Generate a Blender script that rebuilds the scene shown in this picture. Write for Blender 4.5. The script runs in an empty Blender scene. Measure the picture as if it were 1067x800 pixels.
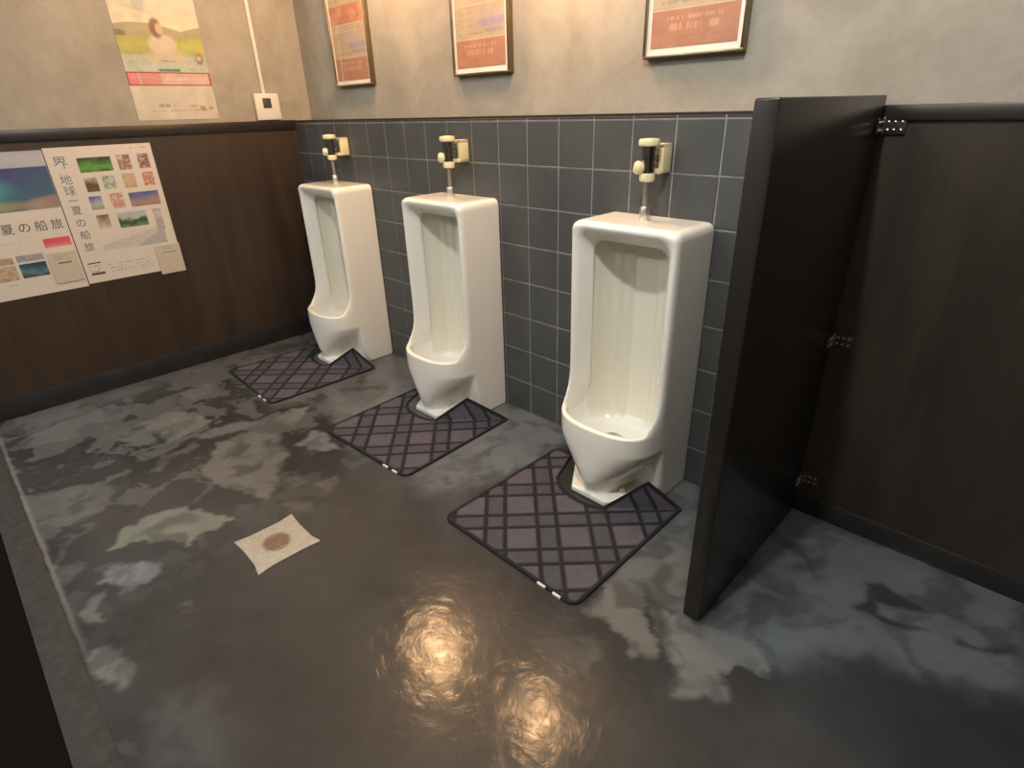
import bpy, bmesh, math, random
import numpy as np
from mathutils import Vector, Matrix
C = bpy.context.scene.collection
PI = math.pi
rng = np.random.default_rng(7)

# ------------------------------------------------------------------ helpers
def link(name, me, parent=None, loc=None):
    o = bpy.data.objects.new(name, me); C.objects.link(o)
    if parent is not None: o.parent = parent
    if loc is not None: o.location = loc
    return o
def tag(o, label=None, cat=None, group=None, kind=None):
    if label: o['label'] = label
    if cat: o['category'] = cat
    if group: o['group'] = group
    if kind: o['kind'] = kind
    return o
def empty(name, loc, rz=0.0):
    o = bpy.data.objects.new(name, None); C.objects.link(o)
    o.location = loc; o.rotation_euler = (0, 0, rz); o.empty_display_size = .05
    return o
def copy_tree(o, parent=None):
    c = o.copy(); C.objects.link(c); c.parent = parent
    for ch in list(o.children): copy_tree(ch, c)
    return c

class MB:
    """collects shapes into one mesh"""
    def __init__(s): s.bm = bmesh.new()
    def box(s, x0, x1, y0, y1, z0, z1, bev=0.0, seg=2, mi=0):
        b = bmesh.new(); bmesh.ops.create_cube(b, size=1)
        for v in b.verts:
            v.co = Vector(((x0+x1)/2+v.co.x*(x1-x0), (y0+y1)/2+v.co.y*(y1-y0), (z0+z1)/2+v.co.z*(z1-z0)))
        if bev > 0: bmesh.ops.bevel(b, geom=b.edges[:], offset=bev, segments=seg, affect='EDGES', profile=.5)
        for f in b.faces: f.material_index = mi
        return s.add(b)
    def add(s, b, M=None):
        if M is not None: bmesh.ops.transform(b, matrix=M, verts=b.verts)
        me = bpy.data.meshes.new('tmp'); b.to_mesh(me); b.free()
        s.bm.from_mesh(me); bpy.data.meshes.remove(me)
        return s
    def lathe(s, prof, M=None, n=32, mi=0, caps=True):
        b = bmesh.new(); rings = []
        for (r, z) in prof:
            rings.append([b.verts.new((r*math.cos(2*PI*k/n), r*math.sin(2*PI*k/n), z)) for k in range(n)])
        for a, c in zip(rings, rings[1:]):
            for k in range(n):
                b.faces.new((a[k], a[(k+1) % n], c[(k+1) % n], c[k]))
        if caps:
            b.faces.new(rings[0][::-1]); b.faces.new(rings[-1])
        for f in b.faces: f.material_index = mi; f.smooth = True
        return s.add(b, M)
    def prism(s, pts, z0, z1, M=None, bev=0.0, mi=0):
        b = bmesh.new()
        lo = [b.verts.new((x, y, z0)) for x, y in pts]; hi = [b.verts.new((x, y, z1)) for x, y in pts]
        n = len(pts); b.faces.new(lo[::-1]); b.faces.new(hi)
        for k in range(n): b.faces.new((lo[k], lo[(k+1) % n], hi[(k+1) % n], hi[k]))
        bmesh.ops.recalc_face_normals(b, faces=b.faces)
        if bev > 0: bmesh.ops.bevel(b, geom=b.edges[:], offset=bev, segments=2, affect='EDGES', profile=.5)
        for f in b.faces: f.material_index = mi
        return s.add(b, M)
    def build(s, name, mats, parent=None, loc=None, smooth=False):
        bmesh.ops.recalc_face_normals(s.bm, faces=s.bm.faces)
        me = bpy.data.meshes.new(name); s.bm.to_mesh(me); s.bm.free()
        for m in (mats if isinstance(mats, (list, tuple)) else [mats]): me.materials.append(m)
        if smooth:
            for p in me.polygons: p.use_smooth = True
        try: me.set_sharp_from_angle(angle=math.radians(38))
        except Exception: pass
        return link(name, me, parent, loc)

def np_mesh(name, V, F, mats, smooth=True, col=None):
    me = bpy.data.meshes.new(name)
    V = np.asarray(V, np.float32); F = np.asarray(F, np.int32)
    me.vertices.add(len(V)); me.vertices.foreach_set('co', V.ravel())
    k = F.shape[1]
    me.loops.add(F.size); me.loops.foreach_set('vertex_index', F.ravel())
    me.polygons.add(len(F)); me.polygons.foreach_set('loop_start', np.arange(0, F.size, k, dtype=np.int32))
    me.polygons.foreach_set('loop_total', np.full(len(F), k, np.int32))
    me.polygons.foreach_set('use_smooth', np.full(len(F), smooth))
    me.update(calc_edges=True); me.validate()
    for m in (mats if isinstance(mats, (list, tuple)) else [mats]): me.materials.append(m)
    if col is not None:
        a = me.color_attributes.new('ink', 'FLOAT_COLOR', 'POINT')
        c = np.ones((len(V), 4), np.float32); c[:, :3] = col.reshape(-1, 3)
        a.data.foreach_set('color', c.ravel())
    return me

# value noise -----------------------------------------------------------------
_T = rng.random((256, 256))
def vnoise(x, y):
    xi = np.floor(x).astype(int); yi = np.floor(y).astype(int); fx = x-xi; fy = y-yi
    fx = fx*fx*(3-2*fx); fy = fy*fy*(3-2*fy)
    g = lambda a, b: _T[a % 256, b % 256]
    return (g(xi, yi)*(1-fx)+g(xi+1, yi)*fx)*(1-fy)+(g(xi, yi+1)*(1-fx)+g(xi+1, yi+1)*fx)*fy
def fbm(x, y, o=4):
    s = 0; a = .5
    for k in range(o): s = s+a*vnoise(x*2**k+17*k, y*2**k+31*k); a *= .5
    return s/(1-.5**o)
def sst(a, b, x):
    t = np.clip((x-a)/(b-a), 0, 1); return t*t*(3-2*t)

# ------------------------------------------------------------------ camera
cp = [1.5386430892, -1.6393452391, 1.2313482100, 1.1216517709, -0.0311707917, 0.7896997638, 593.7258571772]
def rotm(rx, ry, rz): return Matrix.Rotation(rz, 3, 'Z') @ Matrix.Rotation(rx, 3, 'X') @ Matrix.Rotation(ry, 3, 'Z')
cam = bpy.data.cameras.new('camera'); cam.sensor_width = 36; cam.sensor_fit = 'HORIZONTAL'
cam.lens = cp[6]/1067*36; cam.clip_start = .01
co = link('camera', cam); co.matrix_world = Matrix.Translation(cp[:3]) @ rotm(*cp[3:6]).to_4x4()
bpy.context.scene.camera = co
RM = rotm(*cp[3:6])
def fpt(u, v, z=0.0):
    """floor point seen in the survey photograph at (u, v)"""
    d = RM @ Vector(((u-533.5)/cp[6], -(v-400)/cp[6], -1)); t = (z-cp[2])/d.z
    return (cp[0]+t*d.x, cp[1]+t*d.y)

# ------------------------------------------------------------------ materials
def new_mat(name):
    m = bpy.data.materials.new(name); m.use_nodes = True; nt = m.node_tree
    return m, nt, nt.nodes['Principled BSDF']
def N(nt, t, **kw):
    n = nt.nodes.new(t)
    for k, v in kw.items():
        if k in n.inputs: n.inputs[k].default_value = v
        else: setattr(n, k, v)
    return n
def ramp(nt, fac, stops):
    r = nt.nodes.new('ShaderNodeValToRGB'); e = r.color_ramp.elements
    while len(e) < len(stops): e.new(.5)
    for k, (p, c) in enumerate(stops):
        e[k].position = p; e[k].color = (*c, 1) if len(c) == 3 else c
    nt.links.new(fac, r.inputs[0]); return r.outputs[0]
def coords(nt, scale=(1, 1, 1)):
    tc = nt.nodes.new('ShaderNodeTexCoord'); mp = nt.nodes.new('ShaderNodeMapping')
    mp.inputs['Scale'].default_value = scale
    nt.links.new(tc.outputs['Object'], mp.inputs[0]); return mp.outputs[0]
def noise(nt, vec, scale, detail=4, rough=.55, dist=0):
    n = N(nt, 'ShaderNodeTexNoise'); n.inputs['Scale'].default_value = scale
    n.inputs['Detail'].default_value = detail; n.inputs['Roughness'].default_value = rough
    n.inputs['Distortion'].default_value = dist
    nt.links.new(vec, n.inputs['Vector']); return n.outputs[0]
def bump(nt, bs, h, st, dist=.002):
    b = nt.nodes.new('ShaderNodeBump'); b.inputs['Strength'].default_value = st; b.inputs['Distance'].default_value = dist
    nt.links.new(h, b.inputs['Height']); nt.links.new(b.outputs[0], bs.inputs['Normal'])
def simple(name, col, rough=.5, metal=0, var=.06, nscale=30, spec=.5, coat=0):
    m, nt, b = new_mat(name); v = coords(nt); n = noise(nt, v, nscale)
    lo = tuple(c*(1-var) for c in col); hi = tuple(min(1, c*(1+var)) for c in col)
    nt.links.new(ramp(nt, n, [(.3, lo), (.7, hi)]), b.inputs['Base Color'])
    b.inputs['Roughness'].default_value = rough; b.inputs['Metallic'].default_value = metal
    b.inputs['Specular IOR Level'].default_value = spec; b.inputs['Coat Weight'].default_value = coat
    return m

def mat_plaster():
    m, nt, b = new_mat('grey_plaster'); v = coords(nt)
    n = noise(nt, v, 4.5, 8, .66, .5); n2 = noise(nt, v, 22, 6, .65)
    c1 = ramp(nt, n, [(.34, (.282, .262, .224)), (.5, (.322, .302, .260)), (.66, (.368, .346, .300))])
    mx = N(nt, 'ShaderNodeMix', data_type='RGBA', blend_type='MULTIPLY'); mx.inputs[0].default_value = .5
    nt.links.new(c1, mx.inputs[6]); nt.links.new(ramp(nt, n2, [(.35, (.86, .86, .86)), (.65, (1, 1, 1))]), mx.inputs[7])
    nt.links.new(mx.outputs[2], b.inputs['Base Color']); b.inputs['Roughness'].default_value = .62
    b.inputs['Specular IOR Level'].default_value = .3
    bump(nt, b, n2, .25, .004); return m
def mat_wood(name, base, alt, rough, vec_scale=(3, 3, .35)):
    m, nt, b = new_mat(name); v = coords(nt, vec_scale)
    n = noise(nt, v, 3.0, 6, .6, .8); v2 = coords(nt, (1, 1, .06)); n2 = noise(nt, v2, 60, 4, .6)
    c = ramp(nt, n, [(.3, base), (.62, alt), (.8, tuple(x*1.25 for x in alt))])
    mx = N(nt, 'ShaderNodeMix', data_type='RGBA', blend_type='MULTIPLY'); mx.inputs[0].default_value = .5
    nt.links.new(c, mx.inputs[6]); nt.links.new(ramp(nt, n2, [(.3, (.72, .72, .72)), (.7, (1, 1, 1))]), mx.inputs[7])
    nt.links.new(mx.outputs[2], b.inputs['Base Color']); b.inputs['Roughness'].default_value = rough
    bump(nt, b, n2, .15, .001); return m
def mat_tile():
    m, nt, b = new_mat('dark_slate_tile'); v = coords(nt); n = noise(nt, v, 5, 5, .6); n2 = noise(nt, v, 45, 4, .6)
    nt.links.new(ramp(nt, n, [(.3, (.058, .064, .067)), (.7, (.080, .085, .087))]), b.inputs['Base Color'])
    b.inputs['Roughness'].default_value = .42; b.inputs['Specular IOR Level'].default_value = .4
    bump(nt, b, n2, .2, .001); return m
def mat_floor():
    m, nt, b = new_mat('stained_dark_concrete'); v = coords(nt)
    a = N(nt, 'ShaderNodeAttribute'); a.attribute_name = 'ink'
    n = noise(nt, v, 9, 8, .62, .5); n3 = noise(nt, v, 60, 4, .6)
    mx = N(nt, 'ShaderNodeMix', data_type='RGBA', blend_type='MULTIPLY'); mx.inputs[0].default_value = .7
    nt.links.new(a.outputs['Color'], mx.inputs[6]); nt.links.new(ramp(nt, n, [(.3, (.82, .82, .82)), (.7, (1.12, 1.12, 1.12))]), mx.inputs[7])
    nt.links.new(mx.outputs[2], b.inputs['Base Color'])
    nt.links.new(ramp(nt, n, [(.3, (.12,)*3), (.7, (.165,)*3)]), b.inputs['Roughness'])
    b.inputs['Specular IOR Level'].default_value = .33
    nn = noise(nt, v, 17, 6, .62, 1.6)
    bump(nt, b, nn, .22, .004); return m
def mat_ink(name, rough=.45, coat=0):
    m, nt, b = new_mat(name); a = N(nt, 'ShaderNodeAttribute'); a.attribute_name = 'ink'
    nt.links.new(a.outputs['Color'], b.inputs['Base Color']); b.inputs['Roughness'].default_value = rough
    b.inputs['Coat Weight'].default_value = coat; return m
def mat_ceramic():
    m, nt, b = new_mat('ivory_glazed_ceramic'); at = N(nt, 'ShaderNodeAttribute'); at.attribute_name = 'ink'
    nt.links.new(at.outputs['Color'], b.inputs['Base Color'])
    b.inputs['Roughness'].default_value = .13; b.inputs['Coat Weight'].default_value = .3
    b.inputs['Coat Roughness'].default_value = .06; b.inputs['Subsurface Weight'].default_value = 0
    return m

PLASTER = mat_plaster()
WOOD_L = mat_wood('walnut_veneer', (.030, .021, .015), (.050, .035, .025), .38)
WOOD_R = mat_wood('dark_walnut_veneer', (.024, .021, .017), (.042, .035, .027), .38)
TRIM = simple('black_brown_trim', (.020, .017, .016), .35, var=.2)
PANELM = mat_wood('near_black_board', (.013, .0118, .0115), (.019, .017, .016), .27)
BASE = simple('black_baseboard', (.020, .020, .022), .4, var=.25, nscale=12)
TILE = mat_tile()
GROUT = simple('grey_grout', (.25, .255, .25), .8, var=.25, nscale=14)
FLOOR = mat_floor()
INK = mat_ink('printed_paper', .5)
CERAMIC = mat_ceramic()
CHROME = simple('worn_chrome', (.62, .60, .56), .36, 1, var=.05)
DCHROME = simple('shaded_chrome', (.24, .235, .24), .2, 1, var=.08)
CREAM = simple('cream_plastic', (.72, .66, .42), .35, var=.04)
MAT = mat_ink('ribbed_rubber', .85); MAT.node_tree.nodes['Principled BSDF'].inputs['Specular IOR Level'].default_value = .2
BRASS = simple('antique_brass', (.30, .24, .15), .3, 1, var=.12)
WHITEP = simple('white_card', (.72, .69, .63), .6, var=.02)
GREYW = simple('white_plastic', (.66, .63, .58), .4, var=.02)
SCREEN = simple('dark_display', (.06, .06, .065), .2)
BLACK = simple('black_paint', (.003, .003, .003), .9, spec=.1)
STEEL = simple('dark_steel', (.09, .088, .085), .3, .8, var=.1)
SCREWM = simple('steel_screw', (.45, .45, .43), .3, 1)
DRAINM = simple('pale_drain_plate', (.36, .345, .29), .5, var=.12, nscale=40)
RUST = simple('rusty_grate', (.085, .038, .028), .6, var=.3, nscale=120)
HOLE = simple('black_hole', (.01, .008, .008), .8)
TEXTD = simple('dark_ink', (.075, .075, .085), .6)
TEXTL = simple('slate_ink', (.15, .18, .22), .6)
TEXTP = simple('pale_ink', (.72, .46, .36), .6)
CEIL = simple('white_ceiling_board', (.6, .59, .56), .8)

H = 1.1928; S = .15
XL = -1.77
# ------------------------------------------------------------------ floor
def poly_mask(X, Y, poly, soft):
    """signed-ish coverage of a polygon with soft edge; X,Y already warped"""
    d = np.full(X.shape, 1e9); inside = np.zeros(X.shape, bool); n = len(poly)
    for k in range(n):
        x0, y0 = poly[k]; x1, y1 = poly[(k+1) % n]
        dx, dy = x1-x0, y1-y0; L = dx*dx+dy*dy+1e-12
        t = np.clip(((X-x0)*dx+(Y-y0)*dy)/L, 0, 1)
        d = np.minimum(d, (X-x0-t*dx)**2+(Y-y0-t*dy)**2)
        c = ((y0 > Y) != (y1 > Y)) & (X < (x1-x0)*(Y-y0)/((y1-y0)+1e-12)+x0)
        inside ^= c
    d = np.sqrt(d); s = np.where(inside, d, -d)
    return sst(-soft, soft, s)
def build_floor():
    st = .0085
    xs = np.arange(XL-.06, 2.62, st); ys = np.arange(-1.714, .125, st)
    X, Y = np.meshgrid(xs, ys)
    w1 = fbm(X*7+3, Y*7+9, 4)-.5; w2 = fbm(X*7+43, Y*7+71, 4)-.5
    w3 = fbm(X*28+5, Y*28+2, 3)-.5; w4 = fbm(X*28+55, Y*28+12, 3)-.5
    w5 = fbm(X*75+5, Y*75+2, 2)-.5; w6 = fbm(X*75+55, Y*75+12, 2)-.5
    WX = X+w1*.085+w3*.055+w5*.012; WY = Y+w2*.085+w4*.055+w6*.012
    base = np.array([.043, .042, .0405]); col = np.ones(X.shape+(3,))*base
    big = fbm(X*2.1+11, Y*2.1+5, 5)
    col *= (.80+.42*sst(.3, .7, big))[..., None]
    def lay(poly, c, a, soft=.009, wk=1.0):
        nonlocal col
        P = [fpt(*q) for q in poly]
        inner = np.clip(.42+.75*sst(.30, .60, fbm(X*11+w1*2.2+poly[0][0], Y*11+w2*2.2+poly[0][1], 5)), 0, 1)
        wk = .30 if (sum(c) < .2 and soft < .03) else .8
        m = (poly_mask(X+(WX-X)*wk, Y+(WY-Y)*wk, P, soft)*a*inner)[..., None]
        col = col*(1-m)+np.array(c)*m
    A = lambda pts: [(x/2.6675, 350+y/2.6675) for x, y in pts]
    B = lambda pts: [(600+x/2.285, 500+y/2.285) for x, y in pts]
    Cc = lambda pts: [(x/2.6675, 600+y/2.6675) for x, y in pts]
    G = (.160, .163, .156); GR = (.175, .18, .15); T = (.150, .141, .122); BL = (.172, .180, .184); DK = (.030, .029, .029)
    # broad paler zones beside the walls
    lay([(0, 455), (0, 430), (330, 345), (420, 355), (330, 380), (240, 380), (150, 408), (60, 440)], G, .55, .05)
    lay([(395, 365), (560, 425), (600, 450), (585, 470), (530, 500), (440, 520), (380, 430), (415, 385)], BL, .75, .05)
    lay(B([(170, 0), (290, 0), (270, 330), (100, 235)]), G, .8, .03)
    lay(B([(300, 340), (520, 50), (800, 130), (1080, 260), (1090, 520), (950, 520), (700, 430), (500, 440), (330, 400)]), (.125, .134, .138), .95, .05)  # cool light right of the partition, put into the colour as blue-grey
    lay(A([(640, 110), (900, 30), (1100, 20), (1100, 200), (940, 250), (860, 190), (760, 200)]), G, .5, .04)
    # pale worn patches
    lay(A([(0, 330), (100, 265), (230, 222), (225, 275), (120, 300), (10, 325)]), G, .8)
    lay(A([(230, 225), (300, 195), (395, 190), (350, 222), (300, 240), (235, 245)]), BL, .7)
    lay(A([(405, 235), (470, 205), (560, 228), (592, 240), (540, 265), (480, 288), (420, 262)]), GR, 1)
    lay(A([(290, 250), (420, 250), (440, 290), (390, 305), (300, 280)]), G, .7)
    lay(A([(490, 165), (585, 132), (602, 148), (550, 182)]), G, .8)
    lay(A([(570, 385), (600, 300), (680, 270), (790, 272), (806, 320), (780, 390), (745, 462), (690, 440), (600, 412)]), T, .85)
    lay(A([(545, 275), (680, 235), (740, 240), (640, 275), (560, 285)]), G, .8, .012)
    lay(A([(315, 590), (350, 535), (430, 490), (520, 475), (640, 512), (560, 545), (525, 580), (440, 585), (400, 568)]), GR, 1)
    lay(A([(280, 665), (330, 635), (452, 625), (440, 662), (350, 702), (290, 690)]), BL, 1)
    lay(A([(75, 470), (130, 435), (230, 415), (345, 410), (300, 455), (200, 525), (100, 530)]), G, .55, .03)
    lay(A([(760, 235), (800, 205), (855, 198), (822, 256)]), GR, .9)
    lay(A([(838, 292), (880, 262), (955, 310), (860, 317)]), G, .9)
    lay(A([(798, 402), (830, 383), (850, 410), (812, 432)]), T, .8)
    lay(A([(868, 412), (930, 383), (958, 400), (920, 432)]), T, .7)
    lay(A([(778, 472), (880, 462), (885, 490), (800, 490)]), T, .5)
    lay(A([(590, 205), (630, 200), (640, 215), (600, 220)]), G, .7)
    lay(A([(430, 370), (450, 335), (490, 325), (460, 375)]), G, .5)
    lay(A([(212, 795), (250, 730), (282, 715), (275, 795)]), G, .7)
    lay(A([(485, 745), (520, 738), (530, 752), (500, 758)]), G, .6, .012)
    lay(A([(100, 690), (115, 640), (250, 620), (180, 680), (110, 710)]), G, .45)
    lay(Cc([(232, 212), (290, 188), (320, 215), (372, 270), (350, 300), (322, 322), (310, 295), (275, 302), (290, 285), (240, 262)]), G, 1, .012)
    lay(Cc([(310, 480), (350, 450), (365, 530), (320, 540)]), G, .5)
    lay(Cc([(420, 330), (600, 300), (700, 420), (640, 540), (420, 520)]), (.10, .10, .098), .6, .05)
    lay(B([(0, 305), (60, 255), (110, 232), (160, 262), (166, 290), (150, 330), (198, 398), (180, 430), (132, 420), (110, 382), (50, 345)]), (.175, .165, .145), .9)
    lay(B([(170, 288), (260, 328), (300, 345), (430, 385), (442, 452), (380, 432), (320, 458), (348, 520), (240, 522), (230, 460), (200, 380)]), (.165, .165, .158), .95)
    lay(B([(0, 368), (40, 388), (48, 430), (0, 452)]), T, .55)
    lay([(560, 668), (600, 660), (622, 680), (612, 695), (570, 690)], T, .35)
    # dark marks
    lay(B([(655, 300), (690, 285), (693, 240), (732, 245), (792, 285), (852, 322), (790, 305), (722, 292), (722, 320), (762, 335), (842, 366), (740, 345)]), DK, .9, .010)
    lay(B([(480, 132), (540, 150), (562, 190), (520, 180)]), DK, .55, .015)
    lay(B([(460, 205), (540, 195), (602, 172), (590, 212), (550, 218)]), DK, .5, .012)
    lay(B([(905, 378), (950, 398), (1050, 395), (1062, 412), (960, 412), (918, 402)]), DK, .8, .010)
    lay(B([(900, 520), (1090, 500), (1090, 720), (800, 720), (760, 600)]), DK, .7, .06)
    lay(A([(225, 262), (265, 238), (322, 245), (322, 270), (250, 282)]), (.045, .043, .042), .8)
    lay(A([(20, 350), (200, 310), (330, 330), (380, 400), (240, 410), (40, 420)]), (.055, .052, .05), .7, .03)
    lay(A([(820, 260), (860, 215), (912, 190), (900, 225), (850, 270)]), (.05, .043, .042), .8)
    lay(B([(120, 232), (170, 250), (205, 300), (222, 400), (240, 470), (205, 400), (180, 320), (160, 270)]), (.06, .055, .05), .8, .012)
    lay(Cc([(620, 440), (700, 340), (880, 420), (960, 540), (620, 540)]), (.055, .052, .052), .6, .04)
    # warm lamp sheen in the middle, painted in as a brown wash
    lay([(300, 500), (470, 470), (600, 640), (760, 800), (300, 800), (180, 700)], (.062, .052, .043), .5, .12)
    # scattered small wear, and the pale worn line along the sill
    sw = fbm(X*6+w1*3+90, Y*6+w2*3+40, 5); m = (sst(.56, .60, sw)*.62*sst(.25, -1.0, X))[..., None]
    col = col*(1-m)+np.array([.135, .136, .130])*m
    m = ((1-sst(.002, .010, np.abs(Y+1.706+w3*.012)))*.8*sst(.3, -.5, X))[..., None]; col = col*(1-m)+np.array([.20, .19, .18])*m
    ny, nx = X.shape; idx = np.arange(ny*nx).reshape(ny, nx)
    F = np.stack([idx[:-1, :-1], idx[:-1, 1:], idx[1:, 1:], idx[1:, :-1]], -1).reshape(-1, 4)
    V = np.stack([X, Y, np.zeros_like(X)], -1).reshape(-1, 3)
    n0 = len(V)
    # plain outer floor of the room behind, same mesh, colour continues
    ex = [(-3.6, -4.6), (2.62+.0, -4.6), (xs[-1], ys[0]), (-3.6, ys[0])]
    V = np.vstack([V, [(a, b, 0) for a, b in ex]]); F = np.vstack([F, [[n0, n0+1, n0+2, n0+3]]])
    col = col*np.array([.90, .965, 1.06])
    col = np.vstack([col.reshape(-1, 3), np.ones((4, 3))*np.array([.06, .058, .055])])
    me = np_mesh('floor', V, F, FLOOR, True, col)
    tag(link('floor', me), 'stained dark grey concrete floor', kind='structure')
build_floor()

# ------------------------------------------------------------------ shell
def struct(name, mb, mat, label):
    return tag(mb.build(name, mat), label, kind='structure')
struct('wall_left', MB().box(-1.95, -1.785, -1.80, .115, 0, 2.75), PLASTER, 'grey plaster wall on the left with a warm glow')
struct('wall_back', MB().box(-1.95, 2.66, .115, .25, 0, 2.75), PLASTER, 'grey plaster wall behind the urinals')
struct('wall_right', MB().box(2.61, 2.70, -4.6, .25, 0, 2.75), PLASTER, 'plaster wall on the right')
struct('wall_front', MB().box(-3.6, 2.66, -4.75, -4.6, 0, 2.75), PLASTER, 'plaster wall behind the photographer')
w = MB(); w.box(-3.75, -3.6, -4.75, -1.65, 0, 2.75); w.box(-3.6, -1.95, -1.80, -1.65, 0, 2.75)
struct('wall_side', w, PLASTER, 'plaster side wall of the outer room')
struct('ceiling', MB().box(-3.75, 2.7, -4.75, .25, 2.75, 2.85), CEIL, 'pale ceiling')

# wood wainscot left
w = MB(); w.box(-1.785, XL, -1.80, 0.0, .10, 1.165); struct('wall_left_wainscot', w, WOOD_L, 'dark brown wood panelling on the left wall')
w = MB(); w.box(-1.785, XL+.010, -1.80, 0.0, 1.165, 1.212, .003); struct('trim_1', w, TRIM, 'dark cap rail above the left wood panelling')
w = MB(); w.box(-1.785, XL+.004, -1.80, 0.0, 0.0, .10, .002); struct('baseboard_left', w, BASE, 'black baseboard under the left panelling')
# wood wainscot right of the partition
w = MB(); w.box(1.056, 2.61, .10, .115, .067, 1.182); struct('wall_back_wainscot', w, WOOD_R, 'dark wood panelling right of the partition')
w = MB(); w.box(1.056, 2.61, .090, .115, 1.180, 1.215, .003); struct('trim_2', w, TRIM, 'dark cap rail above the right wood panelling')
w = MB(); w.box(1.056, 2.61, .094, .115, 0, .067, .002); struct('baseboard_back', w, BASE, 'black baseboard under the right panelling')
# tiled wall
g = MB(); g.box(XL-.015, 1.055, .0022, .115, 0, 1.203, 0)
tile = g.build('wall_back_tiles', [GROUT, TILE, simple('brown_edge_tile', (.045, .036, .036), .5, var=.2)])
bm = bmesh.new(); bm.from_mesh(tile.data)
def add_tile(x0, x1, z0, z1, mi=1):
    gr = .0022; ch = .0016
    x0 += gr; x1 -= gr; z0 += gr; z1 -= gr
    if x1-x0 < .01 or z1-z0 < .006: return
    jit = rng.uniform(-.0003, .0003)
    a = [bm.verts.new(c) for c in ((x0, .0022, z0), (x1, .0022, z0), (x1, .0022, z1), (x0, .0022, z1))]
    b = [bm.verts.new(c) for c in ((x0+ch, jit, z0+ch), (x1-ch, jit, z0+ch), (x1-ch, jit, z1-ch), (x0+ch, jit, z1-ch))]
    fs = [bm.faces.new(b)]+[bm.faces.new((a[k], a[(k+1) % 4], b[(k+1) % 4], b[k])) for k in range(4)]
    for f in fs: f.material_index = mi
zs = [H-S*k for k in range(0, 8)]+[0.0]
for k in range(-12, 8):
    x0 = max(XL, k*S); x1 = min(1.055, (k+1)*S)
    for a, b in zip(zs, zs[1:]): add_tile(x0, x1, max(b, 0), a)
    add_tile(x0, x1, H, 1.2045, 2)
bmesh.ops.recalc_face_normals(bm, faces=bm.faces)
bm.to_mesh(tile.data); bm.free()
tag(tile, 'dark grey square wall tiles with pale grout behind the urinals', kind='structure')
w = MB(); w.box(XL, 1.056, .001, .115, 1.203, 1.209); struct('trim_3', w, TRIM, 'thin dark edging strip on top of the tiles')
# sill beside the doorway, lower left
w = MB(); w.box(-1.77, .9, -1.792, -1.715, 0, .003, .0015); struct('trim_4', w, simple('grey_sill', (.046, .046, .047), .8, var=.2, spec=.15), 'grey concrete sill strip along the near edge of the floor')
w = MB(); w.box(-1.77, .9, -1.98, -1.792, 0, .005, .001); struct('trim_5', w, BLACK, 'black threshold board at the near left edge')

# ------------------------------------------------------------------ partition
pt = empty('partition_panel', (1.085, .09, 0))
tag(pt, 'tall black partition board beside the nearest urinal', 'partition')
MB().box(-.023, .023, -.64, 0, .0, 1.237, .004, 3).build('board', PANELM, pt)
for hz in (1.150, .590, .113):
    h = MB()
    h.box(.023, .029, -.043, -.003, hz, hz+.036, .001)       # leaf on the board
    h.box(.030, .076, .003, .0095, hz, hz+.036, .001)       # leaf on the wall panelling
    h.lathe([(.0045, hz-.002), (.0055, hz), (.0055, hz+.036), (.0045, hz+.038)], Matrix.Translation((.0285, .0005, 0)), 16)
    ho = h.build('hinge', STEEL, pt)
    s = MB()
    for dx in (.038, .052, .067):
        for dz in (.009, .027):
            s.lathe([(.0038, 0), (.0036, .0012), (.002, .0022)], Matrix.Translation((dx, .003, hz+dz)) @ Matrix.Rotation(PI/2, 4, 'X'), 12)
    for dy in (-.012, -.026, -.038):
        for dz in (.009, .027):
            s.lathe([(.0038, 0), (.0036, .0012), (.002, .0022)], Matrix.Translation((.029, dy, hz+dz)) @ Matrix.Rotation(PI/2, 4, 'Y'), 12)
    s.build('screw', SCREWM, ho)

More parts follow.
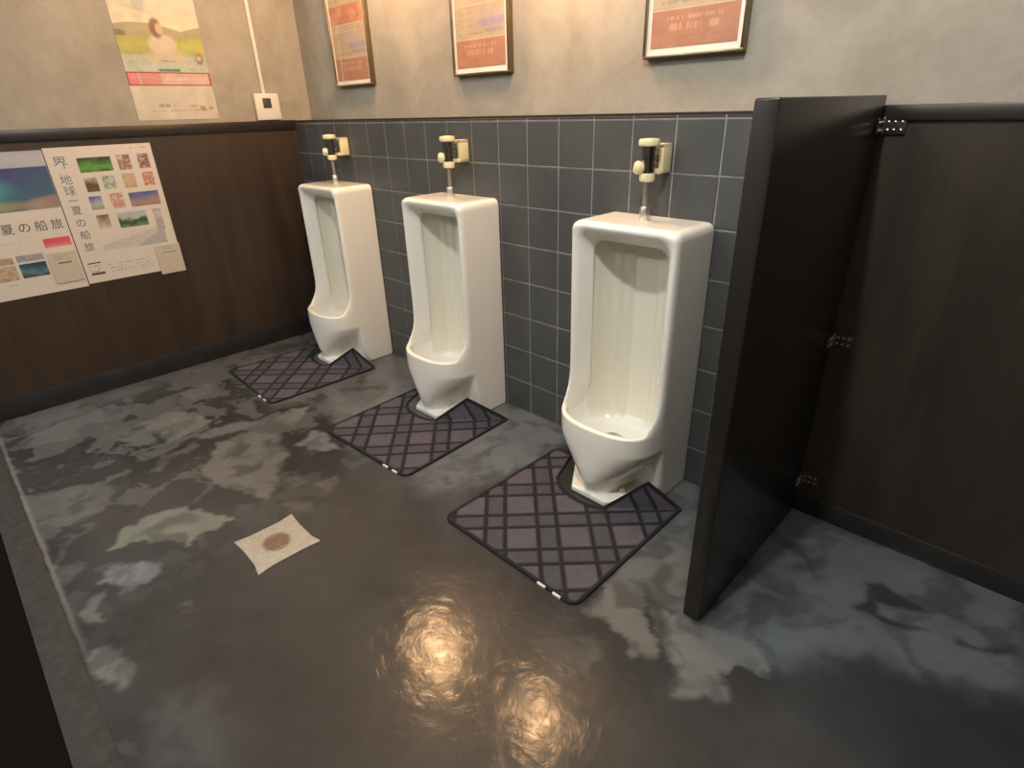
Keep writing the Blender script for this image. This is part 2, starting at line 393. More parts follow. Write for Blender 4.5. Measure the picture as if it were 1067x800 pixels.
# ------------------------------------------------------------------ urinal by iso-surface
def smax(a, b, k):
    h = np.maximum(k-np.abs(a-b), 0)/k; return np.maximum(a, b)+h*h*k*.25
def smin(a, b, k): return -smax(-a, -b, k)
def surface_nets(Fd, o, h):
    s = Fd < 0; nx, ny, nz = Fd.shape
    cs = np.zeros((nx-1, ny-1, nz-1), int)
    for a in (0, 1):
        for b in (0, 1):
            for c in (0, 1): cs += s[a:nx-1+a, b:ny-1+b, c:nz-1+c]
    act = (cs > 0) & (cs < 8); ids = -np.ones(act.shape, int); ids[act] = np.arange(act.sum())
    I = np.argwhere(act); P = np.zeros((len(I), 3)); n = np.zeros(len(I))
    cor = [(a, b, c) for a in (0, 1) for b in (0, 1) for c in (0, 1)]
    for p in cor:
        for ax in range(3):
            if p[ax]: continue
            q = list(p); q[ax] = 1
            A = Fd[I[:, 0]+p[0], I[:, 1]+p[1], I[:, 2]+p[2]]; Bv = Fd[I[:, 0]+q[0], I[:, 1]+q[1], I[:, 2]+q[2]]
            m = (A < 0) != (Bv < 0); t = np.where(m, A/(A-Bv+1e-12), 0)
            pos = np.array(p, float)[None].repeat(len(I), 0); pos[:, ax] += t
            P[m] += pos[m]; n[m] += 1
    V = (I+P/n[:, None])*h+np.array(o); quads = []
    for ax in range(3):
        sl0 = [slice(None)]*3; sl1 = [slice(None)]*3; sl0[ax] = slice(0, -1); sl1[ax] = slice(1, None)
        ch = s[tuple(sl0)] != s[tuple(sl1)]; E = np.argwhere(ch)
        b, c = [k for k in range(3) if k != ax]
        ok = (E[:, b] > 0) & (E[:, c] > 0) & (E[:, b] < Fd.shape[b]-1) & (E[:, c] < Fd.shape[c]-1); E = E[ok]
        ins = s[E[:, 0], E[:, 1], E[:, 2]]
        def cid(db, dc):
            Q = E.copy(); Q[:, b] += db; Q[:, c] += dc; return ids[Q[:, 0], Q[:, 1], Q[:, 2]]
        q = np.stack([cid(-1, -1), cid(0, -1), cid(0, 0), cid(-1, 0)], -1)
        flip = ins if ax != 1 else ~ins
        q[~flip] = q[~flip][:, ::-1]; quads.append(q)
    return V, np.vstack(quads)
def build_urinal_mesh():
    h = .0042
    xs = np.arange(-.205, .206, h); fs = np.arange(-.012, .385, h); zz = np.arange(-.012, .935, h)
    X, F, Z = np.meshgrid(xs, fs, zz, indexing='ij'); ax = np.abs(X)
    W = .190
    Yb = np.interp(Z, [0, .05, .15, .24, .33, .9], [.150, .175, .188, .200, .213, .215])
    Fz = np.interp(Z, [0, .04, .08, .12, .20, .250, .282, .296, .315, .34, .37, .40, .46, .9],
                      [.308, .322, .334, .338, .336, .334, .331, .314, .286, .252, .230, .219, .215, .215])
    wz = np.interp(Z, [0, .04, .08, .12, .17, .21], [.064, .082, .106, .136, .170, .191])
    t = np.clip(ax/wz, 0, 1)
    lipshape = np.clip(1-t**2.6, 0, 1)**.55; nose = (1-t*t)**.62
    bl = sst(.06, .20, Z); shape = bl*lipshape+(1-bl)*nose
    Yf = Yb+np.maximum(Fz-Yb, 0)*shape
    outer = smax(smax(F-Yf, ax-W, .028), Z-.915, .03); outer = np.maximum(outer, -F); outer = np.maximum(outer, -Z)
    fy = np.where(ax < .072, .326, .326-(ax-.072)*1.5)
    foot = np.maximum(np.maximum(F-fy, ax-W+.022), np.maximum(Z-.024, -Z)); foot = np.maximum(foot, -F)
    body = smin(outer, foot, .018)
    # cavity
    hw = np.interp(Z, [.15, .20, .26, .32, .50, .80, .868], [.100, .142, .160, .160, .148, .140, .137])

    up_ = sst(.26, .36, Z)
    splay = np.interp(F, [.05, .143, .149, .158, .216, .26], [.149, .149, .133, .135, .172, .180])
    hw = hw*(1-up_)+splay*up_
    yback = np.interp(ax, [0, .044, .049, .078, .084, .104, .128, .136, .17], [.046, .046, .056, .062, .072, .082, .112, .130, .145])
    front_in = F-(Yf-.022)
    zt = np.interp(F, [.05, .143, .149, .158, .216, .26], [.868, .868, .851, .853, .895, .905])
    cav_open = smax(ax-hw, Z-zt, .045); cav_open = smax(cav_open, yback-F, .006)
    zb = .185+.0*F
    closed = smax(smax(smax(ax-hw, yback-F, .03), zb-Z, .06), np.where(Z < .284, front_in, -1.), .03)
    cavity = np.maximum(cav_open, closed)
    # above the rim the front is free
    body = smax(body, -cavity, .007+.012*sst(.32, .40, Z)*sst(.18, .20, F))
    for a in range(3):
        for _ in range(1):
            p = np.pad(np.clip(body, -.03, .03), [(1, 1) if k == a else (0, 0) for k in range(3)], mode='edge')
            n = body.shape[a]; tk = lambda s0: np.take(p, range(s0, s0+n), axis=a)
            body = .25*tk(0)+.5*tk(1)+.25*tk(2)
    V, Q = surface_nets(body, (xs[0], fs[0], zz[0]), h)
    # the glaze is yellowed inside the bowl
    a_ = np.abs(V[:, 0]); k = sst(.150, .144, V[:, 1])*sst(.03, .045, V[:, 1])*sst(.152, .148, a_)*sst(.19, .22, V[:, 2])*sst(.875, .865, V[:, 2])
    k = k*(1-sst(.22, .10, V[:, 2])*.5)
    streak = .75+.35*vnoise(V[:, 0]*46+9, V[:, 2]*1.5)
    k = np.clip(k*streak, 0, 1)[:, None]; col = np.array([.83, .82, .77])*(1-k)+np.array([.75, .73, .62])*k
    V[:, 1] = -V[:, 1]; V[:, 2] = np.maximum(V[:, 2], 0)
    return np_mesh('ceramic_body', V, Q, CERAMIC, True, col)
bodyme = build_urinal_mesh()
ur = empty('urinal', (.569, 0, 0))
link('ceramic_body', bodyme, ur)
for sx in (-.082, .082):
    MB().lathe([(.0095, .020), (.0095, .032), (.008, .039), (.003, .042)], Matrix.Translation((sx, -.236, 0)), 20).build('bolt_cap', CREAM, ur)
MB().lathe([(.032, .186), (.032, .190), (.026, .195), (.010, .199)], Matrix.Translation((0, -.19, 0)), 28).build('drain_strainer', CHROME, ur)

# flush valve, on the wall above (a thing of its own)
fv = empty('flush_valve', (.572, 0, .912))
yv = -.088
T = lambda z: Matrix.Translation((0, yv, z))
MB().lathe([(.0150, 0), (.0155, .001), (.0155, .0405), (.0145, .042), (.009, .042)], T(.001)).build('spud_nut', CHROME, fv)
MB().lathe([(.0085, .03), (.0085, .112)], T(0)).build('flush_pipe', CHROME, fv)
MB().lathe([(.019, .115), (.022, .118), (.0235, .132), (.021, .138), (.014, .140)], T(0)).build('lower_collar', CREAM, fv)
MB().lathe([(.0185, .136), (.020, .150), (.0185, .170), (.0195, .176), (.0195, .214)], T(0)).build('valve_body', DCHROME, fv)
MB().lathe([(.020, .212), (.030, .214), (.0305, .216), (.0305, .227), (.028, .231), (.010, .233)], T(0)).build('top_cap', CREAM, fv)
Mb = Matrix.Translation((0, yv, .150)) @ Matrix.Rotation(-PI/4, 4, 'Z') @ Matrix.Rotation(math.radians(82), 4, 'X')
MB().lathe([(.010, .006), (.014, .012), (.0165, .020), (.0185, .027), (.0185, .034), (.014, .040), (.004, .042)], Mb).build('push_button', CREAM, fv)
b = MB()
b.box(-.012, .026, -.048, -.001, .203, .216, .003); b.box(.010, .026, -.048, -.001, .134, .216, .003)
b.box(-.012, .026, -.064, -.001, .134, .146, .003)
b.build('wall_bracket', CREAM, fv)
MB().box(-.014, .012, -.010, -.001, .140, .210, .002).build('back_plate', DCHROME, fv)
MB().lathe([(.012, 0), (.012, .075)], Matrix.Translation((-.004, -.008, .172)) @ Matrix.Rotation(PI/2, 4, 'X')).build('supply_pipe', DCHROME, fv)

# ------------------------------------------------------------------ rubber mats
def mat_mesh(du, dv):
    hwd = .282
    us = np.linspace(-hwd, hwd, 181); nv = 181
    a = np.abs(us-.0)
    # cut-out round the urinal foot; back edge is y=+.29, front edge y=-.30
    cut = np.interp(us, [-.282, -.200+du, -.194+du, -.176+du, -.150+du, -.097+du, -.045+du, 0+du, .047+du, .080+du, .182+du, .2815],
                        [.291, .291, .258+dv, .215+dv, .140+dv, .097+dv, .084+dv, .080+dv, .086+dv, .098+dv, .188+dv, .278])
    k = np.ones(5)/5; cut = np.convolve(np.pad(cut, 2, mode='edge'), k, 'valid')
    flap = np.interp(us, [.080+du, .182+du, .278], [0, .098, 0], left=0, right=0)   # corner riding up against the urinal
    fout = np.interp(us, [.080+du, .182+du, .278], [0, .022, 0], left=0, right=0)
    r = .035   # rounded outer corners
    t = np.linspace(0, 1, nv)
    cf = np.where(a > hwd-r, r-np.sqrt(np.maximum(r*r-(a-(hwd-r))**2, 0)), 0)
    lo = -.300+cf; hi = cut-np.where(us < 0, cf, cf*.15)
    U, Tt = np.meshgrid(us, t, indexing='ij'); X = U
    tf = (1-.20*np.clip(flap/.04, 0, 1))[:, None]; uq = np.clip((Tt-tf)/(1-tf+1e-6), 0, 1); up = sst(0, .35, uq)*uq
    hasf = (flap > 0)[:, None]
    Yflat = lo[:, None]+(hi-lo)[:, None]*np.where(hasf, np.clip(Tt/tf, 0, 1), Tt)
    Y = Yflat+np.where(hasf, flap[:, None]*up, 0)          # unrolled length, for the pattern
    Yw = Yflat+np.where(hasf, fout[:, None]*up, 0); hi = hi+flap
    # distance to the border
    db = np.minimum(np.minimum((hwd-np.abs(X)), Y-lo[:, None]), (hi[:, None]-Y)*.75)
    s = (X+Y)/2**.5; d = (X-Y)/2**.5
    def gro(q, o):
        g = np.zeros_like(q)
        for off in (0, .064):
            m = np.abs(((q-o-off+.085) % .170)-.085); g = np.maximum(g, 1-sst(.0050, .0095, m))
        return g
    # phase taken from the photographed grooves, relative to this mat's centre (.560,-.436)
    s0 = -.008-(.560-.436)/2**.5; d0 = .713-(.560+.436)/2**.5
    g = np.maximum(gro(s, s0), gro(d, d0)); rim = 1-sst(.010, .014, db)
    Zt = .0055-.003*g*(1-rim)+.0018*rim
    Zt = Zt+np.where(hasf, flap[:, None]*up, 0)
    n1 = fbm(X*60+3, Y*60+5, 3)
    bandm = np.zeros_like(s)
    for q_, o_ in ((s, s0), (d, d0)): bandm = np.maximum(bandm, (((q_-o_) % .170) < .064)*1.0)
    tilec = (np.array([.090, .083, .108])*(1-bandm[..., None])+np.array([.064, .066, .084])*bandm[..., None])*(.82+.36*n1[..., None]); gc = np.array([.020, .018, .022]); rc = np.array([.018, .017, .022])
    # narrow bands between the paired grooves are greyer
    col = tilec*(1-g[..., None])+gc*g[..., None]; col = col*(1-rim[..., None])+rc*rim[..., None]
    nx, ny = X.shape; idx = np.arange(nx*ny).reshape(nx, ny)
    Fq = np.stack([idx[:-1, :-1], idx[1:, :-1], idx[1:, 1:], idx[:-1, 1:]], -1).reshape(-1, 4)
    V = np.stack([X, Yw, Zt], -1).reshape(-1, 3); n0 = len(V)
    # underside and edge skirt
    Vb = V.copy(); Vb[:, 2] = np.maximum(V[:, 2]-.0055, .0002)
    ring = np.concatenate([idx[:, 0], idx[-1, 1:], idx[-2::-1, -1], idx[0, -2:0:-1]])
    sk = np.stack([ring, np.roll(ring, -1), np.roll(ring, -1)+n0, ring+n0], -1)[:, ::-1]
    V = np.vstack([V, Vb]); Fq = np.vstack([Fq, sk, Fq[:, ::-1]+n0])
    col = np.vstack([col.reshape(-1, 3)]*2)
    return np_mesh('mat', V, Fq, MAT, True, col)
mt = empty('rubber_mat', (.560, -.436, 0))
link('mat_sheet', mat_mesh(0, 0), mt)
for a_, b_ in ((.146, .176), (.204, .232)):
    tag(MB().box(a_, b_, -.304, -.297, .001, .0085, .001).build('edge_tag', WHITEP, mt), 'white tag on the mat edge')

places = [
 (.569, .560, -.436, 0, 'nearest', 'beside the black partition'),
 (-.345, -.300, -.398, 2.6, 'middle', ''),
 (-1.255, -1.248, -.452, -2.0, 'farthest', '')]
UL = ['white floor-standing urinal nearest the black partition board', 'middle white floor-standing urinal of the three', 'white floor-standing urinal farthest away, beside the left wood panelled wall']
VL = ['cream and chrome flush valve above the urinal nearest the partition', 'cream and chrome flush valve above the middle urinal', 'cream and chrome flush valve above the farthest left urinal']
ML = ['grey purple ribbed mat at the foot of the urinal nearest the partition', 'grey purple ribbed mat at the foot of the middle urinal', 'grey purple ribbed mat at the foot of the farthest left urinal']
for i, (ux, mx_, my_, mr, _, _) in enumerate(places):
    a, v, m2 = (ur, fv, mt) if i == 0 else (copy_tree(ur), copy_tree(fv), copy_tree(mt))
    a.location = (ux, 0, 0); v.location = (ux, 0, .912); m2.location = (mx_, my_, 0); m2.rotation_euler.z = math.radians(mr)
    rr = Matrix.Rotation(-math.radians(mr), 2) @ Vector((ux-mx_, -.25-my_))
    for ch in m2.children:
        if ch.name.startswith('mat_sheet') and i: ch.data = mat_mesh(rr.x-.009, rr.y-.188)
    tag(a, UL[i], 'urinal', 'floor urinals along the tiled wall'); tag(v, VL[i], 'flush valve', 'flush valves above the urinals')
    tag(m2, ML[i], 'mat', 'mats in front of the urinals')

# ------------------------------------------------------------------ floor drain
cx, cy = -.024, -1.175
dr = empty('floor_drain', (cx, cy, 0), math.radians(-1))
tag(dr, 'pale square floor drain plate with a round rusty grate', 'drain')
p = MB(); hs = .094
pts = [(-hs-.006, -hs-.003), (-.04, -hs+.002), (.05, -hs+.002), (hs+.008, -hs-.008), (hs-.001, -.05), (hs-.001, .05), (hs+.004, hs+.008), (.05, hs-.001), (-.04, hs-.001), (-hs-.008, hs+.004), (-hs+.002, .05), (-hs+.002, -.05)]
p.prism(pts, 0, .0035, bev=.001); p.build('plate', DRAINM, dr)
r = MB(); ring = [(.042, .0036), (.044, .0055), (.039, .0060), (.037, .0036)]
r.lathe(ring+[ring[0]], caps=False, n=40); 
for k in range(-3, 4):
    x = k*.0108; L = math.sqrt(.039**2-x*x); r.box(x-.0026, x+.0026, -L, L, .0036, .0052, .0006)
gr = r.build('grate', simple('tan_grate', (.27, .20, .15), .5, var=.2, nscale=90), dr)
MB().lathe([(.0385, .0028), (.0385, .0038)], n=40).build('drain_hole', RUST, dr)

# ------------------------------------------------------------------ printed sheets
def text_mesh(body, size, M, bold=0.0, sx=1.0):
    c = bpy.data.curves.new('lettering', 'FONT'); c.body = body; c.size = size; c.align_x = 'CENTER'; c.align_y = 'CENTER'
    c.offset = bold; c.extrude = .0
    o = bpy.data.objects.new('lettering', c); C.objects.link(o)
    bpy.context.view_layer.update()
    me = bpy.data.meshes.new_from_object(o.evaluated_get(bpy.context.evaluated_depsgraph_get()))
    bpy.data.objects.remove(o)
    me.transform(M @ Matrix.Diagonal((sx, 1, 1, 1))); return me
def lettering(items, mat, parent, Mw, name='lettering'):
    """items: (text, u, v, size, bold); u to the right, v up, on the sheet plane"""
    b = bmesh.new()
    for tx, u, v, sz, bd in items:
        me = text_mesh(tx, sz, Mw @ Matrix.Translation((u, v, 0)), bd); b.from_mesh(me); bpy.data.meshes.remove(me)
    me = bpy.data.meshes.new(name); b.to_mesh(me); b.free(); me.materials.append(mat)
    return link(name, me, parent)
class Img:
    def __init__(s, u0, u1, v0, v1, res, bg):
        s.us = np.arange(u0, u1+res*.5, res); s.vs = np.arange(v0, v1+res*.5, res)
        s.us[-1] = u1; s.vs[-1] = v1
        s.U, s.V = np.meshgrid(s.us, s.vs); s.c = np.ones(s.U.shape+(3,))*np.array(bg)
    def rect(s, u0, u1, v0, v1, c, a=1.0):
        m = (s.U >= u0) & (s.U <= u1) & (s.V >= v0) & (s.V <= v1)
        s.c[m] = s.c[m]*(1-a)+np.array(c)*a; return m
    def ell(s, u, v, ru, rv, c, a=1.0, soft=.15):
        d = np.sqrt(((s.U-u)/ru)**2+((s.V-v)/rv)**2); m = (1-sst(1-soft, 1+soft, d))[..., None]*a
        s.c = s.c*(1-m)+np.array(c)*m
    def photo(s, u0, u1, v0, v1, cols, seed, sc=40, bands=True):
        """a loose little landscape: colours from top to bottom broken by noise"""
        m = (s.U >= u0) & (s.U <= u1) & (s.V >= v0) & (s.V <= v1)
        t = (v1-s.V)/(v1-v0)*(1 if bands else 0)+(fbm(s.U*sc+seed*7, s.V*sc+seed*13, 4)-.5)*(.7 if bands else 2.2)+(0 if bands else .5)
        t = np.clip(t, 0, 1)*(len(cols)-1); C_ = np.array(cols); i = np.clip(t.astype(int), 0, len(cols)-2); f = (t-i)[..., None]
        cc = C_[i]*(1-f)+C_[i+1]*f; s.c[m] = cc[m]
    def scribble(s, u0, u1, v, hgt, c, seed, a=.7):
        m = (s.U >= u0) & (s.U <= u1) & (np.abs(s.V-v) <= hgt/2)
        k = (vnoise(s.U*190+seed*3, s.V*0+seed) > .42) & m; s.c[k] = s.c[k]*(1-a)+np.array(c)*a
def sheet(name, img, Mw, thick, parent=None, wav=.0):
    """closed thin sheet; front face carries the print, Mw maps (u,v,w) to the world"""
    U, V = img.U, img.V; ny, nx = U.shape
    W = thick+wav*np.sin(U*9+V*5)*.5+wav*.5
    idx = np.arange(ny*nx).reshape(ny, nx)
    F = np.stack([idx[:-1, :-1], idx[:-1, 1:], idx[1:, 1:], idx[1:, :-1]], -1).reshape(-1, 4)
    P = np.stack([U, V, W], -1).reshape(-1, 3); n0 = len(P)
    Bk = P.copy(); Bk[:, 2] = 0
    ringi = np.concatenate([idx[0, :], idx[1:, -1], idx[-1, -2::-1], idx[-2:0:-1, 0]])
    sk = np.stack([ringi, ringi+n0, np.roll(ringi, -1)+n0, np.roll(ringi, -1)], -1)
    b = [ringi[0]+n0, idx[-1, 0]+n0, idx[-1, -1]+n0, idx[0, -1]+n0]
    P = np.vstack([P, Bk]); F = np.vstack([F, sk, [b]])
    A = np.array(Mw); P = P @ A[:3, :3].T+A[:3, 3]
    col = np.vstack([img.c.reshape(-1, 3)]*2)
    return link(name, np_mesh(name, P, F, INK, False, col), parent)

PAPER = (.60, .57, .53)
# left wall frame of reference: u = world y, v = world z, normal +x
def left_plane(x): return Matrix(((0, 0, 1, x), (1, 0, 0, 0), (0, 1, 0, 0), (0, 0, 0, 1)))
def back_plane(y): return Matrix(((1, 0, 0, 0), (0, 0, -1, y), (0, 1, 0, 0), (0, 0, 0, 1)))
PX = XL-.0002
# --- right-hand travel sheet
im = Img(-1.170, -.748, .538, 1.136, .0028, PAPER)
im.rect(-1.05, -.75, 1.095, 1.136, (.66, .59, .53), .6)
im.scribble(-.84, -.765, 1.119, .004, (.3, .3, .3), 3, .6)
green = [(.02, .04, .02), (.05, .16, .03), (.12, .30, .06), (.03, .09, .02)]
im.photo(-1.060, -.927, 1.026, 1.089, green, 1, 30)
im.photo(-.902, -.850, 1.026, 1.090, [(.45, .30, .27), (.2, .09, .08), (.55, .45, .42)], 2, 60, False)
im.photo(-.820, -.772, 1.027, 1.091, [(.5, .38, .36), (.18, .06, .07), (.55, .45, .42)], 3, 60, False)
im.photo(-1.057, -1.007, .944, 1.004, [(.45, .4, .38), (.09, .06, .03), (.14, .10, .04)], 4, 60)
im.photo(-.988, -.936, .948, 1.008, [(.25, .35, .45), (.5, .52, .45), (.08, .25, .22), (.55, .5, .3)], 5, 60, False)
im.photo(-.904, -.850, .946, 1.010, [(.45, .33, .25), (.5, .4, .28), (.30, .17, .10)], 6, 60, False)
im.photo(-.818, -.770, .947, 1.010, [(.55, .4, .28), (.35, .10, .05), (.55, .45, .38)], 7, 60, False)
im.photo(-1.062, -1.011, .863, .922, [(.04, .07, .30), (.35, .40, .42), (.22, .27, .22)], 8, 40)
im.photo(-.979, -.926, .862, .930, [(.5, .42, .36), (.45, .2, .14), (.55, .52, .42)], 9, 90, False)
im.photo(-.899, -.771, .860, .924, [(.07, .10, .30), (.16, .16, .30), (.33, .22, .20), (.28, .17, .14)], 10, 30)
im.photo(-1.056, -1.006, .778, .840, [(.15, .10, .06), (.35, .28, .2), (.5, .45, .38)], 11, 60)
im.photo(-.973, -.850, .770, .838, [(.35, .45, .55), (.4, .42, .42), (.03, .08, .03), (.04, .09, .04), (.12, .2, .15)], 12, 36)
im.photo(-.818, -.782, .735, .838, [(.5, .45, .45), (.33, .28, .30), (.5, .46, .45)], 13, 60, False)
# ship drawing: pale hull
m = (im.U > -1.07) & (im.U < -.80) & (im.V > .675+(im.U+1.07)*.02) & (im.V < .70+(im.U+1.07)*.22); im.c[m] = np.array((.36, .35, .37))*.4+im.c[m]*.6
m = (im.U > -.93) & (im.U < -.79) & (im.V > .675) & (im.V < .675+(im.U+.93)*.50); im.c[m] = (.37, .38, .42)
for k in range(5): im.scribble(-1.05+.02*k, -.86, .70+.012*k, .003, (.3, .24, .22), 20+k, .5)
im.rect(-1.152, -1.098, .626, .632, (.06, .05, .05)); im.rect(-1.148, -1.094, .572, .583, (.08, .07, .07))
for k in range(3): im.scribble(-1.15, -1.10, .614-.012*k, .005, (.2, .2, .2), 30+k, .6)
for k in range(3): im.scribble(-1.07, -.885, .612-.016*k, .006, (.25, .23, .22), 40+k, .5)
ps = sheet('travel_poster', im, left_plane(PX), .0012, None, .0006)
tag(ps, 'white travel poster with a grid of small photos and vertical lettering', 'poster')
LP = left_plane(PX+.0022)
vt = ['界', '地', '球', '一', '夏', 'の', '船', '旅']
vz = [1.070, 1.000, .952, .910, .868, .812, .757, .702]; vs = [.056, .046, .046, .040, .042, .042, .042, .042]
lettering([(t, -1.122, z, s, .0002) for t, z, s in zip(vt, vz, vs)], TEXTL, ps, LP)
# --- left-hand travel sheet
im = Img(-1.596, -1.174, .530, 1.130, .0028, PAPER)
def edge(U): return .892+(-.25*(U+1.174)*.0)
pm = (im.V > .895+.03*np.sin((im.U+1.6)*3))
sky = [(.36, .36, .42), (.42, .42, .48), (.36, .38, .46)]
im.photo(-1.60, -1.17, 1.065, 1.132, sky, 51, 14)
im.photo(-1.60, -1.17, .890, 1.066, [(.05, .05, .19), (.05, .09, .18), (.05, .12, .19), (.06, .13, .18)], 52, 9)
im.ell(-1.52, .985, .17, .062, (.05, .36, .32), 1, .4)
im.ell(-1.45, .915, .16, .022, (.30, .30, .14), .8, .5)
im.ell(-1.215, .905, .085, .036, (.33, .24, .19), .9, .3)
im.ell(-1.190, .925, .03, .024, (.25, .19, .16), .8, .3)
im.rect(-1.60, -1.17, .53, .893, PAPER)
im.rect(-1.176, -1.16, .53, 1.14, PAPER)
im.scribble(-1.59, -1.34, .765, .005, (.3, .28, .26), 53, .6)
im.photo(-1.283, -1.184, .727, .767, [(.62, .08, .11), (.60, .10, .13), (.68, .22, .22)], 54, 30)
im.photo(-1.55, -1.41, .68, .708, [(.3, .22, .15), (.4, .35, .25)], 55, 60, False)
im.photo(-1.398, -1.300, .684, .712, [(.35, .33, .40), (.25, .24, .32), (.35, .38, .36)], 56, 50, False)
im.photo(-1.398, -1.300, .614, .675, [(.02, .05, .05), (.03, .09, .14), (.10, .20, .22), (.02, .05, .06)], 57, 30)
im.photo(-1.50, -1.41, .610, .675, [(.3, .2, .14), (.5, .42, .3), (.35, .25, .18)], 58, 50, False)
im.scribble(-1.45, -1.42, .592, .008, (.25, .24, .22), 59, .6)
ps2 = sheet('sea_poster', im, left_plane(PX), .0012, None, .0006)
tag(ps2, 'white travel poster with a blue sea photo at the left edge of the picture', 'poster')
lettering([(t, u, .821, .048, .0) for t, u in (('夏', -1.389), ('の', -1.329), ('船', -1.270), ('旅', -1.212))], TEXTD, ps2, LP)
# --- leaflet pockets stuck over the sheets' corners
for (u0, u1, v0, v1, lab, lc) in ((-.858, -.744, .520, .663, 'small cream leaflet holder on the lower corner of the photo grid poster', .625), (-1.290, -1.182, .566, .703, 'small cream leaflet holder under the red label on the sea poster', .655)):
    im = Img(u0, u1, v0, v1, .003, (.50, .46, .39))
    im.rect(u0+.03, u1-.025, lc-.002, lc+.003, (.10, .08, .07))
    im.photo(u0+.02, u1-.03, lc+.012, v1-.006, [(.52, .5, .42), (.40, .37, .31)], 60, 90, False)
    tag(sheet('leaflet_holder', im, left_plane(PX), .0062, None, .0), lab, 'leaflet holder')
# --- upper calendar poster
ULX = -1.7848
im = Img(-.760, -.393, 1.231, 1.746, .0026, (.62, .60, .52))
im.photo(-.77, -.39, 1.575, 1.746, [(.60, .58, .50), (.63, .60, .44), (.66, .64, .54)], 61, 10)
for k in range(6): im.ell(-.70+.055*k, 1.700-.01*(k % 3), .04, .012, (.50, .52, .46), .5, .4)
im.ell(-.635, 1.708, .027, .034, (.42, .46, .46), .9, .3)
hl = 1.604+.030*np.abs(np.sin(im.U*9+1.2)); m = (im.V < hl) & (im.V > 1.575); im.c[m] = (.36, .33, .20)
im.ell(-.745, 1.588, .028, .014, (.16, .15, .10), .9, .3); im.ell(-.43, 1.588, .04, .012, (.32, .30, .19), .8, .3)
im.photo(-.77, -.39, 1.505, 1.577, [(.36, .38, .09), (.44, .44, .12), (.38, .39, .12)], 62, 30)
im.photo(-.77, -.39, 1.434, 1.506, [(.42, .46, .38), (.50, .54, .46), (.36, .46, .36)], 63, 40, False)
im.ell(-.575, 1.545, .060, .045, (.60, .53, .44), .95, .2); im.ell(-.57, 1.495, .09, .03, (.56, .47, .37), .8, .4)
im.ell(-.588, 1.614, .026, .040, (.20, .10, .05), .95, .25); im.ell(-.574, 1.611, .015, .024, (.60, .42, .30), .9, .2)
im.ell(-.655, 1.452, .05, .012, (.52, .58, .54), .7, .4)
im.rect(-.598, -.532, 1.478, 1.482, (.06, .22, .17)); im.rect(-.618, -.524, 1.438, 1.448, (.06, .25, .16))
im.rect(-.598, -.532, 1.452, 1.474, (.46, .55, .52), .8)
im.ell(-.425, 1.492, .019, .024, (.30, .20, .14), .9, .2); im.ell(-.427, 1.496, .012, .009, (.55, .48, .42), .9, .3)
im.rect(-.760, -.393, 1.378, 1.434, (.30, .07, .06)); im.rect(-.755, -.399, 1.383, 1.429, (.63, .42, .36))
im.rect(-.755, -.715, 1.383, 1.429, (.66, .22, .25)); im.rect(-.705, -.617, 1.383, 1.429, (.66, .27, .25))
im.scribble(-.600, -.410, 1.407, .010, (.62, .58, .52), 64, .8); im.scribble(-.745, -.63, 1.412, .006, (.7, .45, .42), 65, .7)
im.rect(-.760, -.393, 1.231, 1.377, (.60, .56, .48))
im.scribble(-.70, -.42, 1.272, .006, (.25, .22, .17), 66, .6); im.scribble(-.66, -.59, 1.293, .012, (.22, .22, .15), 67, .7)
im.scribble(-.75, -.73, 1.255, .004, (.35, .3, .25), 68, .6)
im.ell(-.46, 1.279, .014, .012, (.25, .25, .14), .7, .3); im.ell(-.42, 1.280, .012, .005, (.2, .2, .1), .7, .3); im.ell(-.50, 1.290, .02, .006, (.3, .28, .18), .6, .3)
im.c *= (.72+.26*fbm(im.U*26, im.V*26, 4))[..., None]
tag(sheet('calendar_poster', im, left_plane(ULX), .0012, None, .0006), 'pale green poster with a pink band above the left wood panelling', 'poster')

# --- thermostat and its cable cover
th = empty('wall_thermostat', (-1.785, -.135, 1.2125)); tag(th, 'small white wall thermostat standing on the panelling rail', 'thermostat')
MB().box(0, .024, -.066, .066, .002, .130, .005, 3).build('housing', GREYW, th)
MB().box(.0230, .0250, -.026, .020, .060, .108, .0008).build('display', SCREEN, th)
b = MB(); [b.box(.0230, .0246, -.030+k*.016, -.020+k*.016, .022, .030, .001) for k in range(4)]; b.build('button', WHITEP, th)
cc = MB(); cc.box(-1.785, -1.775, -.149, -.131, 1.3415, 2.75, .002)
tag(cc.build('cable_cover', GREYW), 'white vertical cable cover running up from the thermostat', 'cable cover')

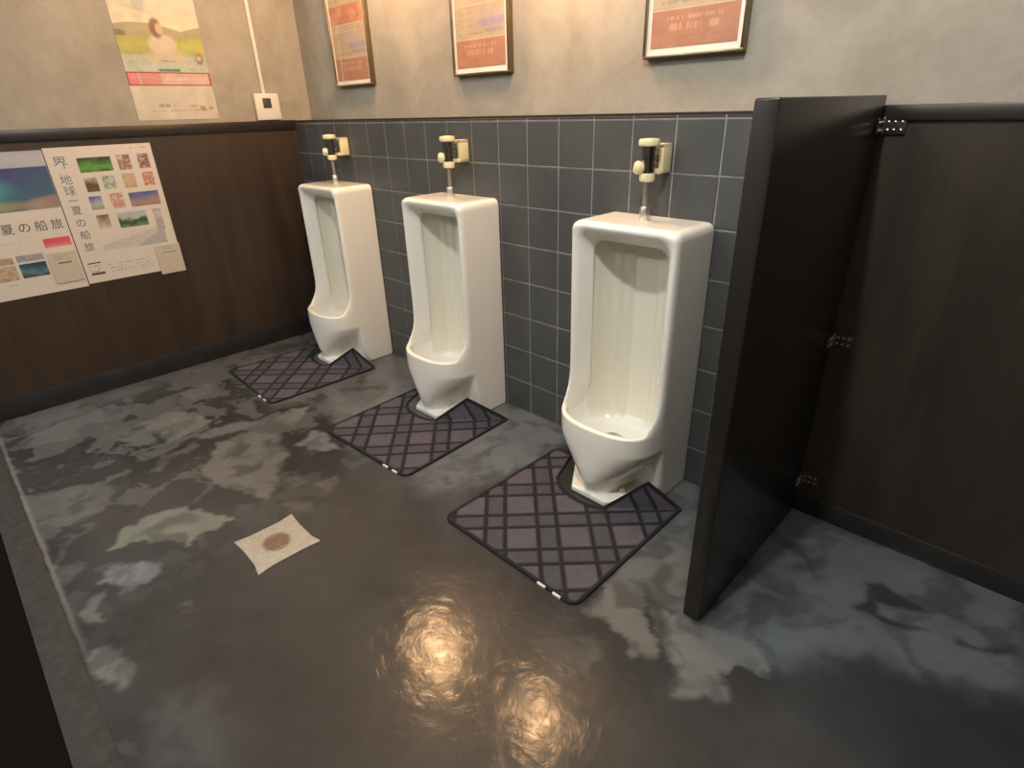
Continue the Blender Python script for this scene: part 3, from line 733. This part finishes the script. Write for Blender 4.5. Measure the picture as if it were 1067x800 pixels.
# --- three framed menus
def framed(x0, x1, lab, grp, seed):
    z0, z1 = 1.357, 1.812; yb = .1148; d = .028; fw = .0085
    f = empty('framed_notice', ((x0+x1)/2, yb, z0)); tag(f, lab, 'picture frame', grp)
    w2 = (x1-x0)/2; hh = z1-z0; b = MB()
    b.box(-w2, w2, -d, 0, 0, fw, .002); b.box(-w2, w2, -d, 0, hh-fw, hh, .002)
    b.box(-w2, -w2+fw, -d, 0, fw-.001, hh-fw+.001, .002); b.box(w2-fw, w2, -d, 0, fw-.001, hh-fw+.001, .002)
    b.build('frame', BRASS, f)
    MB().box(-w2+fw, w2-fw, -.020, -.001, fw, hh-fw).build('mount_card', WHITEP, f)
    a = w2-fw-.014
    im = Img(-a, a, .026, hh-.026, .0026, (.56, .43, .28))
    OR = (.50, .20, .12)
    im.photo(-a, a, .026, hh-.026, [(.50, .39, .27), (.47, .37, .25), (.43, .36, .27)], seed, 12, False)
    if seed == 70: im.rect(-a, -a+.045, .026, hh-.026, (.53, .38, .24), .6)
    im.photo(-a, a, .026, .121, [(.46, .215, .135), (.41, .195, .12), (.43, .215, .14)], seed+1, 14, False)
    if seed == 70: im.rect(-a+.044, -a+.052, .026, hh, (.60, .46, .32))
    im.rect(-a, a, .121, .124, (.60, .47, .33))
    im.scribble(-a+.02, a-.02, .052, .004, (.36, .10, .07), seed+2, .6)
    im.scribble(-a+.04, a-.05, .100, .012, (.66, .38, .27), seed+3, .5); im.scribble(-a+.06, a-.06, .078, .018, (.68, .40, .28), seed+4, .5)
    im.scribble(-a+.02, .02, .140, .008, (.30, .22, .15), seed+5, .6)
    im.rect(.030, a-.01, .140, .152, (.34, .27, .36), .8); im.rect(-.01, a-.004, .160, .186, (.36, .29, .40), .85)
    im.ell(.07, .196, .05, .014, (.42, .36, .40), .6, .4)
    for k in range(4): im.scribble(-a+.02, -.03, .168+.020*k, .006, (.40, .28, .18), seed+6+k, .5)
    im.rect(-a, a, .232, .235, (.62, .50, .36))
    im.photo(-a, a, .262, .340, [OR, (.50, .20, .12), (.58, .30, .19)], seed+9, 20, False)
    im.scribble(-a+.03, a-.02, .29, .012, (.38, .13, .09), seed+10, .5)
    im.rect(-a, a, .262, .264, (.62, .50, .36))
    for k in range(3): im.scribble(-a+.02, a-.02, .36+.02*k, .008, (.40, .28, .18), seed+11+k, .5)
    im.c *= (.74+.2*fbm(im.U*40, im.V*40, 3))[..., None]
    s_ = sheet('printed_sheet', im, back_plane(-.0201), .0008, f)
    return f
framed(.412, .731, 'brass framed orange notice nearest the black partition', 'framed notices above the tiles', 90)
framed(-.488, -.167, 'brass framed orange notice above the middle urinal', 'framed notices above the tiles', 80)
framed(-1.420, -1.092, 'brass framed orange notice above the farthest urinal near the corner', 'framed notices above the tiles', 70)

# ------------------------------------------------------------------ lights
def plight(name, loc, power, col, r):
    l = bpy.data.lights.new(name, 'POINT'); l.energy = power; l.color = col; l.shadow_soft_size = r
    return link(name, l, None, loc)
WARM = (1.0, .57, .26); NEU = (1.0, .965, .90); COOL = (.86, .93, 1.0)
plight('wall_lamp', (-.79, -.125, 2.08), 23, WARM, .07)
plight('wall_lamp', (.12, -.115, 1.87), 12, WARM, .07)
plight('ceiling_lamp', (1.0, -1.25, 2.3), 40, NEU, .03)
plight('rear_lamp', (-.35, -3.2, 2.6), 24, NEU, .04)
plight('rear_lamp', (-1.9, -3.2, 2.6), 32, COOL, .04)
wd = bpy.data.worlds.new('world'); bpy.context.scene.world = wd; wd.use_nodes = True
wd.node_tree.nodes['Background'].inputs[0].default_value = (.05, .05, .05, 1)
vs_ = bpy.context.scene.view_settings
vs_.view_transform = 'Standard'; vs_.look = 'None'; vs_.exposure = 1.0; vs_.gamma = 1; vs_.use_curve_mapping = False
